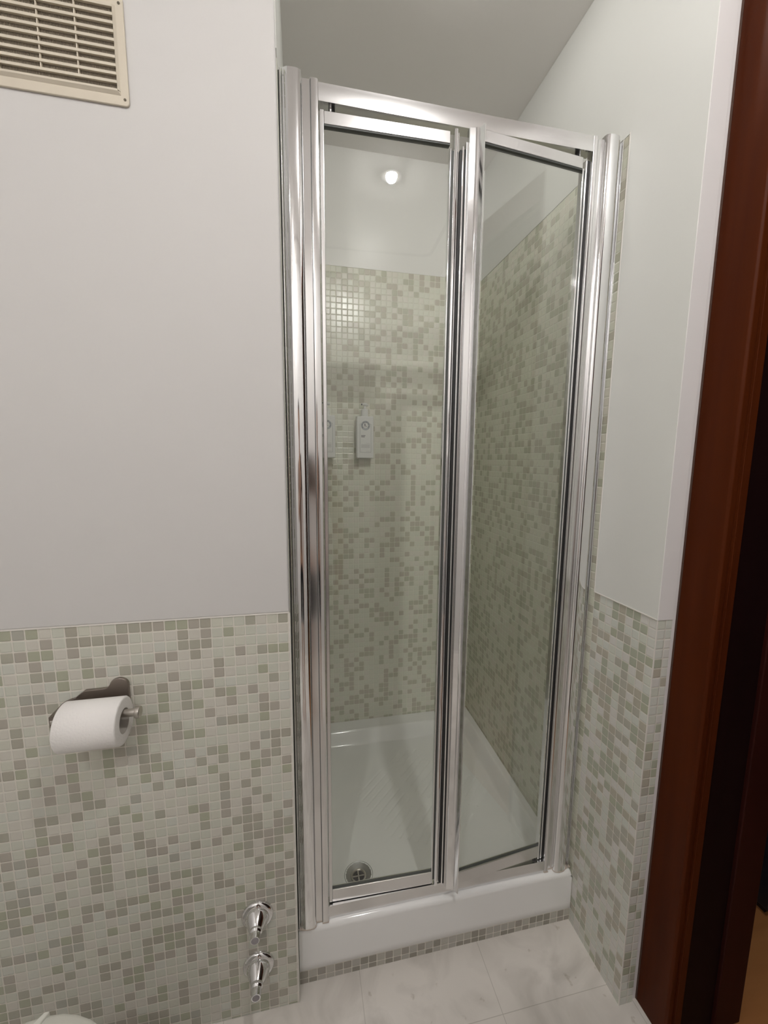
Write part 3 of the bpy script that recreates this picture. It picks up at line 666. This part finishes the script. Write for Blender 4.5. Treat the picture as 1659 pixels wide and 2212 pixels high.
# raised skirt round the louvre block
m = Mb()
m.add([(IX0-0.004, -0.0060, IZ0-0.0065), (IX1+0.004, -0.0060, IZ0-0.0065), (IX1+0.0005, -0.0105, IZ0-0.0018), (IX0-0.0005, -0.0105, IZ0-0.0018), (IX0-0.004, -0.0060, IZ0), (IX1+0.004, -0.0060, IZ0)], [(0,1,2,3), (0,3,4), (1,5,2), (3,2,5,4)])
m.add([(IX1+0.0035, -0.0064, IZ0), (IX1+0.0035, -0.0064, IZ1+0.003), (IX1, -0.0105, IZ1), (IX1, -0.0105, IZ0)], [(0,1,2,3)])
m.add([(IX0-0.0035, -0.0064, IZ0), (IX0-0.0035, -0.0064, IZ1+0.003), (IX0, -0.0105, IZ1), (IX0, -0.0105, IZ0)], [(0,1,2,3)])
at(m.build('louvre_surround', vent_plastic), vg)
m = Mb(); nb = 84
for i in range(nb):
    x = IX0 + (IX1-IX0)*(i+0.5)/nb
    m.box(x-0.00055, x+0.00055, -0.0042, -0.0034, IZ0, IZ1)
at(m.build('insect_screen', simple('screen_brown', (0.42, 0.37, 0.29), 0.7)), vg)
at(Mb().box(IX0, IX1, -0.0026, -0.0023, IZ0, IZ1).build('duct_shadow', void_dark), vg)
for hx in (-0.4225, -0.2425):
    for hz in (1.8750, 2.0130):
        at(Mb().lathe([(0.0021, 0.0), (0.0021, 0.0004)], (hx, -0.0066, hz), (0, -1, 0), 18).build('screw_hole', screen_dark), vg)

# ------------------------------------------------------------------ toilet (only its back edge shows)
tl = thing('toilet', 'white ceramic toilet against the mosaic wall, only the seat back showing at the bottom left', 'toilet', (-0.385, -0.45, 0))
def ell(cx_, cy_, rx, ry, z, n=48, flat=0.0):
    out = []
    for i in range(n):
        a = 2*PI*i/n; x = cx_ + rx*math.cos(a); y = cy_ + ry*math.sin(a)
        out.append((x, y, z))
    return out
def loft(rings, name, mat, parent, captop=True, capbot=True):
    n = len(rings[0]); v = [p for r in rings for p in r]; f = []
    for j in range(len(rings)-1):
        for i in range(n): f.append((j*n+i, j*n+(i+1) % n, (j+1)*n+(i+1) % n, (j+1)*n+i))
    if capbot: f.append(list(range(n))[::-1])
    if captop: f.append([(len(rings)-1)*n+i for i in range(n)])
    o = obj(name, v, f, mat); smooth_by_angle(o, 0.8); return at(o, parent)
TC = (-0.385, -0.4625)
loft([ell(TC[0], -0.38, 0.10, 0.20, 0.0), ell(TC[0], -0.38, 0.105, 0.205, 0.05), ell(TC[0], -0.40, 0.115, 0.21, 0.20), ell(TC[0], -0.44, 0.155, 0.235, 0.32), ell(TC[0], TC[1], 0.175, 0.25, 0.37), ell(TC[0], TC[1], 0.178, 0.252, 0.385)], 'bowl', ceramic, tl)
loft([ell(TC[0], TC[1], 0.184, 0.252, 0.388), ell(TC[0], TC[1], 0.188, 0.256, 0.394), ell(TC[0], TC[1], 0.186, 0.254, 0.402)], 'seat', seat_white, tl)
lid = [ell(TC[0], TC[1], 0.184, 0.250, 0.402), ell(TC[0], TC[1], 0.188, 0.255, 0.406), ell(TC[0], TC[1], 0.182, 0.248, 0.412), ell(TC[0], TC[1], 0.150, 0.215, 0.416), ell(TC[0], TC[1], 0.08, 0.12, 0.418)]
loft(lid, 'lid', seat_white, tl)
m = Mb().prism([(-0.400, -0.226), (-0.386, -0.2085), (-0.378, -0.2085), (-0.386, -0.226)], 0.388, 0.4165)
at(m.build('seat_hinge', seat_white, bevel=0.002), tl)

# ------------------------------------------------------------------ hallway furniture glimpsed through the doorway
hc = thing('hall_cabinet', 'almost black cabinet standing on the hallway floor beyond the door frame', 'cabinet', (1.55, 0.1, 0))
at(box('cabinet_body', 1.30, 1.80, -0.085, 0.50, 0.03, 0.95, dark_paint, bevel=0.004), hc)
at(box('plinth', 1.32, 1.78, -0.065, 0.48, 0.0, 0.03, dark_paint), hc)

# ------------------------------------------------------------------ photographer, mirrored in the chrome posts and glass
skin_mat = simple('skin', (0.52, 0.31, 0.22), 0.5, var=0.06, vscale=6)
shirt_mat = simple('dusty_shirt_cloth', (0.36, 0.25, 0.20), 0.9, bump=0.2, bscale=80)
shorts_mat = simple('black_shorts_cloth', (0.008, 0.008, 0.012), 0.9, bump=0.2, bscale=80)
hair_mat = simple('dark_hair', (0.012, 0.009, 0.007), 0.55, bump=0.8, bscale=150)
def skin_fig(name, joints, bones, mat, parent=None, root=0, sub=2):
    """one continuous surface grown over connected joints: joints = [(x,y,z,r)]"""
    me = bpy.data.meshes.new(name); me.from_pydata([j[:3] for j in joints], bones, [])
    bm = bmesh.new(); bm.from_mesh(me); lay = bm.verts.layers.skin.verify(); bm.verts.ensure_lookup_table()
    for v, j in zip(bm.verts, joints):
        v[lay].radius = (j[3], j[4] if len(j) > 4 else j[3]); v[lay].use_root = False
    bm.verts[root][lay].use_root = True
    bm.to_mesh(me); bm.free(); me.materials.append(mat)
    o = bpy.data.objects.new(name, me); col.objects.link(o)
    if parent: o.parent = parent
    sk = o.modifiers.new('skin', 'SKIN'); sk.use_smooth_shade = True
    sb = o.modifiers.new('sub', 'SUBSURF'); sb.levels = sub; sb.render_levels = sub
    return o
# local frame: feet on z=0, facing +y; the phone is in the figure's left hand at lens height
PX, PY = -0.06, -1.12
J = [(0, 0, 0.93, .125, .095), (0, 0, 1.06, .110, .085), (0, .005, 1.22, .125, .092), (0, 0, 1.36, .120, .085), (0, -.005, 1.445, .060, .058), (0, .005, 1.51, .050, .050), (0, .015, 1.565, .066, .075), (0, .018, 1.625, .080, .095), (0, .010, 1.69, .076, .090), (0, .005, 1.735, .045, .05),
     (-.095, 0, .88, .088), (-.10, .01, .68, .072), (-.10, .015, .50, .055), (-.105, 0, .36, .054), (-.105, -.01, .18, .038), (-.105, -.01, .09, .034), (-.108, .04, .045, .036), (-.115, .12, .028, .032),
     (.095, 0, .88, .088), (.10, .01, .68, .072), (.10, .015, .50, .055), (.105, 0, .36, .054), (.105, -.01, .18, .038), (.105, -.01, .09, .034), (.108, .04, .045, .036), (.115, .12, .028, .032),
     (-.165, 0, 1.385, .056), (-.215, .03, 1.25, .043), (-.235, .07, 1.13, .036), (-.135, .13, 1.19, .034), (.014, .215, 1.31, .025), (.034, .232, 1.33, .024),
     (.165, 0, 1.385, .056), (.215, -.005, 1.23, .043), (.235, .0, 1.10, .036), (.238, .045, .98, .033), (.235, .075, .86, .025), (.234, .08, .835, .024)]
Bn = [(0,1),(1,2),(2,3),(3,4),(4,5),(5,6),(6,7),(7,8),(8,9),(0,10),(10,11),(11,12),(12,13),(13,14),(14,15),(15,16),(16,17),(0,18),(18,19),(19,20),(20,21),(21,22),(22,23),(23,24),(24,25),(3,26),(26,27),(27,28),(28,29),(29,30),(30,31),(3,32),(32,33),(33,34),(34,35),(35,36),(36,37)]
def chain(start, pts):
    global J, Bn
    prev = start
    for p in pts:
        J.append(p); Bn.append((prev, len(J)-1)); prev = len(J)-1
    return prev
# left hand closes round the lower part of the phone, palm behind it (towards the body)
palm = chain(31, [(.052, .245, 1.345, .026, .014)])
for dz in (0.038, 0.018, -0.002, -0.022):
    z = 1.345 + dz
    chain(palm, [(.061, .268, z, .0112), (.081, .281, z+.002, .0094), (.103, .283, z+.003, .0084), (.117 if dz != -0.022 else .111, .281, z+.003, .0076)])
chain(palm, [(.059, .236, 1.368, .0125), (.075, .234, 1.388, .0105), (.093, .240, 1.398, .0090)])
# right hand hangs, lightly curled
palm2 = chain(37, [(.233, .092, .785, .028, .015)])
for dy, ln in ((0.030, .80), (0.012, .92), (-0.008, .88), (-0.026, .70)):
    chain(palm2, [(.232, .092+dy, .752, .0115), (.226, .096+dy, .725 - .012*ln, .0095), (.214, .099+dy, .708 - .016*ln, .0085), (.202, .100+dy, .704 - .012*ln, .0075)])
chain(palm2, [(.224, .122, .785, .0125), (.214, .138, .765, .0105), (.208, .142, .745, .009)])
per = skin_fig('person', J, Bn, skin_mat)
per.location = (PX, PY, 0); per.scale = (0.89, 0.89, 0.89)
tag(per, 'person in black shorts holding up a phone, mirrored in the chrome door post', 'person')
sh = skin_fig('t_shirt', [(0, 0, .90, .142, .112), (0, 0, 1.06, .130, .104), (0, .005, 1.22, .142, .108), (0, 0, 1.365, .132, .098), (0, -.005, 1.425, .075, .070), (-.165, 0, 1.385, .068), (-.212, .028, 1.26, .057), (.165, 0, 1.385, .068), (.212, -.004, 1.25, .057)],
              [(0,1),(1,2),(2,3),(3,4),(3,5),(5,6),(3,7),(7,8)], shirt_mat, per)
so = skin_fig('shorts', [(0, 0, .97, .136, .106), (0, 0, .90, .138, .110), (-.095, 0, .86, .102), (-.102, .008, .66, .090), (-.103, .012, .53, .088), (.095, 0, .86, .102), (.102, .008, .66, .090), (.103, .012, .53, .088)],
              [(0,1),(1,2),(2,3),(3,4),(1,5),(5,6),(6,7)], shorts_mat, per)
# hair cap, ears, nose, eyes, mouth
def ellipsoid(name, c, r, mat, parent, cut=None, n=28, m_=16):
    v = []; f = []
    for j in range(m_+1):
        ph = PI*j/m_
        for i in range(n):
            a = 2*PI*i/n; v.append((c[0]+r[0]*math.sin(ph)*math.cos(a), c[1]+r[1]*math.sin(ph)*math.sin(a), c[2]+r[2]*math.cos(ph)))
    for j in range(m_):
        for i in range(n):
            q = (j*n+i, j*n+(i+1)%n, (j+1)*n+(i+1)%n, (j+1)*n+i)
            ce_ = [sum(v[k][t] for k in q)/4 for t in range(3)]
            if cut is None or cut(ce_): f.append(q)
    me_v = v; return obj(name, me_v, f, mat, parent, smooth=True)
ellipsoid('hair', (0, .004, 1.668), (.086, .102, .092), hair_mat, per, lambda p: p[2] > 1.60 and (p[1] < .045 or p[2] > 1.70))
for sx in (-1, 1):
    ellipsoid('ear', (sx*.080, .004, 1.628), (.010, .018, .030), skin_mat, per)
    ellipsoid('eye', (sx*.031, .098, 1.640), (.013, .008, .008), simple('eye_white', (0.7, 0.68, 0.65), 0.2), per)
ellipsoid('nose', (0, .112, 1.612), (.013, .018, .022), skin_mat, per)
ellipsoid('mouth', (0, .099, 1.578), (.024, .008, .006), simple('lips', (0.40, 0.16, 0.13), 0.4), per)
# the phone, held upright with its lens at the corner
ph_t = thing('phone', 'dark phone held up by the mirrored person', 'phone', (CX, CY, CZ))
fx = Vector((RR.x, RR.y, RR.z)); fu_ = Vector((UU.x, UU.y, UU.z)); fb = -Vector((F.x, F.y, F.z))
def pbox(name, x0, x1, u0, u1, b0, b1, mat):
    v = [fx*a + fu_*b_ + fb*c for a, b_, c in ((x0,u0,b0),(x1,u0,b0),(x1,u1,b0),(x0,u1,b0),(x0,u0,b1),(x1,u0,b1),(x1,u1,b1),(x0,u1,b1))]
    return obj(name, v, [(0,3,2,1),(4,5,6,7),(0,1,5,4),(1,2,6,5),(2,3,7,6),(3,0,4,7)], mat, ph_t, bevel=0.002)
pbox('phone_body', -0.015, 0.057, -0.135, 0.018, 0.012, 0.020, simple('phone_shell', (0.02, 0.02, 0.022), 0.25))
pbox('camera_bump', -0.011, 0.013, -0.030, 0.013, 0.009, 0.0122, simple('phone_lens_plate', (0.01, 0.01, 0.012), 0.1))
pbox('screen', -0.012, 0.054, -0.131, 0.014, 0.0201, 0.0206, simple('phone_screen', (0.03, 0.03, 0.035), 0.05))
